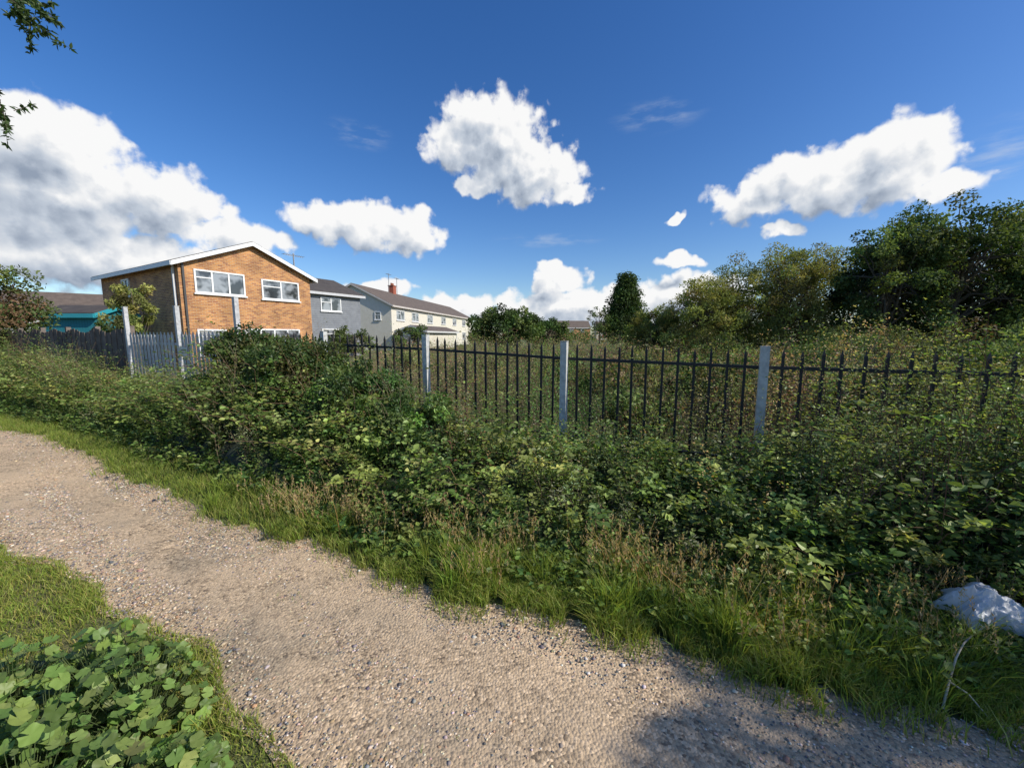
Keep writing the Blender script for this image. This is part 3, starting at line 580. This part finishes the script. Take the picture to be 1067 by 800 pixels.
# ------------------------------------------------------------ sky, sun
SAZ=111; SEL=37
w=bpy.data.worlds.new('World'); sc.world=w; w.use_nodes=True; nt=w.node_tree; N=nt.nodes; L=nt.links
try:
    w.cycles.sampling_method='MANUAL'; w.cycles.sample_map_resolution=512
except Exception: pass
for x in list(N): N.remove(x)
out=N.new('ShaderNodeOutputWorld'); sky=N.new('ShaderNodeTexSky'); sky.sky_type='NISHITA'; sky.sun_disc=False; sky.sun_elevation=math.radians(SEL); sky.sun_rotation=math.radians(SAZ)
sky.air_density=1.0; sky.dust_density=.6; sky.ozone_density=3.6
bg=N.new('ShaderNodeBackground'); bg.inputs[1].default_value=.145
hs=N.new('ShaderNodeHueSaturation'); hs.inputs['Saturation'].default_value=1.28; hs.inputs['Hue'].default_value=.51; L.new(sky.outputs[0],hs.inputs['Color']); L.new(hs.outputs[0],bg.inputs[0])
blobs=[(-2.4,25.0,8.6,5.2),(3.5,20.8,7.2,4.2),(-8.0,24.1,5,3.2),(-3.7,27.4,5.2,2.6),(-4.6,19.6,4,1.8),(7.5,18.8,3.8,1.6),(0,22.5,8,4.5),
(-19.8,14,8.2,3.2),(-14.0,13.7,5,3.4),(-25.0,14.4,4.2,2.4),
(38.7,16.2,9.0,3.7),(43.0,18.4,4,3.0),(42.6,16.2,5.2,4.1),(30.5,15.9,5.6,2.7),(34,18.0,4,2.4),(46,14,2.8,1.6),(33.5,12.1,2.0,.9),
(-47.7,13.1,10,6),(-47.8,17.2,6,3.8),(-40.1,14.0,6.4,4),(-33.6,11.0,6.4,2.8),(-45.7,7.6,13,4),(-60,14,10,8),
(6.3,7.7,4.8,2.4),(5.5,9.2,2.6,1.6),(10,3.8,20,3.4),(22.8,5.4,9,3.2),(22.8,9.4,3.4,.95),(-18,6.4,4.6,1.4),(22.2,14.8,1.3,.6),(-32,3,14,2),(-8,4,8,2),(64,7,14,3)]
grp=bpy.data.node_groups.new('cloud_field','ShaderNodeTree'); grp.interface.new_socket('P',in_out='INPUT',socket_type='NodeSocketVector'); grp.interface.new_socket('D',in_out='OUTPUT',socket_type='NodeSocketFloat')
g=grp.nodes; gl=grp.links; gi=g.new('NodeGroupInput'); go=g.new('NodeGroupOutput')
cur=None
for (az,el,ra,re) in blobs:
    s=g.new('ShaderNodeVectorMath'); s.operation='MULTIPLY_ADD'; s.inputs[1].default_value=(1/ra,1/re,0); s.inputs[2].default_value=(-az/ra,-el/re,0); gl.new(gi.outputs[0],s.inputs[0])
    l=g.new('ShaderNodeVectorMath'); l.operation='LENGTH'; gl.new(s.outputs[0],l.inputs[0]); v=l.outputs['Value']
    if cur is None: cur=v
    else:
        n=g.new('ShaderNodeMath'); n.operation='MINIMUM'; gl.new(cur,n.inputs[0]); gl.new(v,n.inputs[1]); cur=n.outputs[0]
n=g.new('ShaderNodeMath'); n.operation='SUBTRACT'; n.inputs[0].default_value=1; gl.new(cur,n.inputs[1]); gl.new(n.outputs[0],go.inputs[0])
def wm(op,a,b_=None,c=None):
    n=N.new('ShaderNodeMath'); n.operation=op
    for i,v in enumerate((a,b_,c)):
        if v is None: continue
        if isinstance(v,(int,float)): n.inputs[i].default_value=v
        else: L.new(v,n.inputs[i])
    return n.outputs[0]
def wv(op,a,b_=None,c=None):
    n=N.new('ShaderNodeVectorMath'); n.operation=op
    for i,v in enumerate((a,b_,c)):
        if v is None: continue
        if isinstance(v,tuple): n.inputs[i].default_value=v
        else: L.new(v,n.inputs[i])
    return n.outputs[0]
def wnoise(src,scale,detail,rough):
    n=N.new('ShaderNodeTexNoise'); n.noise_dimensions='2D'; n.inputs['Scale'].default_value=scale; n.inputs['Detail'].default_value=detail; n.inputs['Roughness'].default_value=rough; L.new(src,n.inputs['Vector']); return n
def smooth(x,a,b_,lo=0,hi=1):
    n=N.new('ShaderNodeMapRange'); n.interpolation_type='SMOOTHSTEP'; n.inputs[1].default_value=a; n.inputs[2].default_value=b_; n.inputs[3].default_value=lo; n.inputs[4].default_value=hi; L.new(x,n.inputs[0]); return n.outputs[0]
tc=N.new('ShaderNodeTexCoord'); sp=N.new('ShaderNodeSeparateXYZ'); L.new(tc.outputs['Generated'],sp.inputs[0])
az=wm('MULTIPLY',wm('ARCTAN2',sp.outputs[0],sp.outputs[1]),57.2958); el=wm('MULTIPLY',wm('ARCSINE',sp.outputs[2]),57.2958)
cb=N.new('ShaderNodeCombineXYZ'); L.new(az,cb.inputs[0]); L.new(el,cb.inputs[1]); P=cb.outputs[0]
wn=wnoise(P,.3,3,.5)
pw=wv('MULTIPLY_ADD',wv('SUBTRACT',wn.outputs['Color'],(.5,.5,.5)),(3.6,2.2,0),P)
P2=wv('ADD',P,(.7,1.1,0.)); pw2=wv('ADD',pw,(1.6,2.6,0.))
g1=N.new('ShaderNodeGroup'); g1.node_tree=grp; g2=N.new('ShaderNodeGroup'); g2.node_tree=grp; L.new(pw,g1.inputs[0]); L.new(pw2,g2.inputs[0])
def bill(p):
    a=wnoise(p,.34,9,.56); v=N.new('ShaderNodeTexVoronoi'); v.voronoi_dimensions='2D'; v.feature='SMOOTH_F1'; v.inputs['Smoothness'].default_value=.3; v.inputs['Scale'].default_value=.55; L.new(wv('MULTIPLY_ADD',a.outputs['Color'],(2.2,2.2,0.),p),v.inputs['Vector'])
    return wm('MULTIPLY_ADD',wm('SUBTRACT',.42,v.outputs['Distance']),.30,wm('MULTIPLY',wm('SUBTRACT',a.outputs['Fac'],.5),.9))
n1=bill(P); n2=bill(P2)
dens=wm('ADD',g1.outputs[0],n1)
alpha=smooth(dens,.0,.32)
alpha=wm('MULTIPLY',alpha,smooth(el,-.5,1.5))
macro=wm('SUBTRACT',g1.outputs[0],g2.outputs[0]); micro=wm('SUBTRACT',n1,n2)
lit=wm('ADD',wm('MULTIPLY_ADD',macro,1.0,wm('MULTIPLY_ADD',micro,1.15,.79)),wm('MULTIPLY',smooth(dens,.25,.85),-.46))
cr=N.new('ShaderNodeValToRGB'); e=cr.color_ramp.elements; e[0].position=.0; e[0].color=(.29,.35,.45,1); e[1].position=.95; e[1].color=(.95,.95,.95,1); x=e.new(.4); x.color=(.53,.59,.68,1); L.new(lit,cr.inputs[0])
wsp=wnoise(wv('MULTIPLY',P,(.12,.5,0.)),1.2,6,.6)
wm1=None
for (a_,e_,ra,re) in ((19,26,7,2.2),(50,15.5,6,4),(-20,24,5,2),(5,13,9,1.2)):
    l=N.new('ShaderNodeVectorMath'); l.operation='LENGTH'; L.new(wv('MULTIPLY_ADD',P,(1/ra,1/re,0.),(-a_/ra,-e_/re,0.)),l.inputs[0])
    wm1=l.outputs['Value'] if wm1 is None else wm('MINIMUM',wm1,l.outputs['Value'])
walpha=wm('MULTIPLY',wm('MULTIPLY',smooth(wm1,.1,1.,1,0),smooth(wsp.outputs['Fac'],.42,.78)),.4)
bc=N.new('ShaderNodeBackground'); bc.inputs[1].default_value=1.0; L.new(cr.outputs[0],bc.inputs[0])
bw=N.new('ShaderNodeBackground'); bw.inputs[0].default_value=(.75,.82,.9,1); bw.inputs[1].default_value=.85
mw=N.new('ShaderNodeMixShader'); L.new(walpha,mw.inputs[0]); L.new(bg.outputs[0],mw.inputs[1]); L.new(bw.outputs[0],mw.inputs[2])
mx=N.new('ShaderNodeMixShader'); L.new(alpha,mx.inputs[0]); L.new(mw.outputs[0],mx.inputs[1]); L.new(bc.outputs[0],mx.inputs[2]); L.new(mx.outputs[0],out.inputs[0])
sd=Vector((math.sin(math.radians(SAZ))*math.cos(math.radians(SEL)),math.cos(math.radians(SAZ))*math.cos(math.radians(SEL)),math.sin(math.radians(SEL))))
sl=bpy.data.lights.new('sun','SUN'); sl.energy=5.0; sl.angle=math.radians(.5); sl.color=(1,.95,.85); so=bpy.data.objects.new('sun',sl); so.rotation_euler=sd.to_track_quat('Z','Y').to_euler(); sc.collection.objects.link(so)
cam=bpy.data.cameras.new('camera'); cam.sensor_width=36; cam.lens=13.83; cam.clip_end=4000; cam.clip_start=.05
co=bpy.data.objects.new('camera',cam); co.location=(0,0,1.6); co.rotation_euler=(math.radians(83),0,0); sc.collection.objects.link(co); sc.camera=co
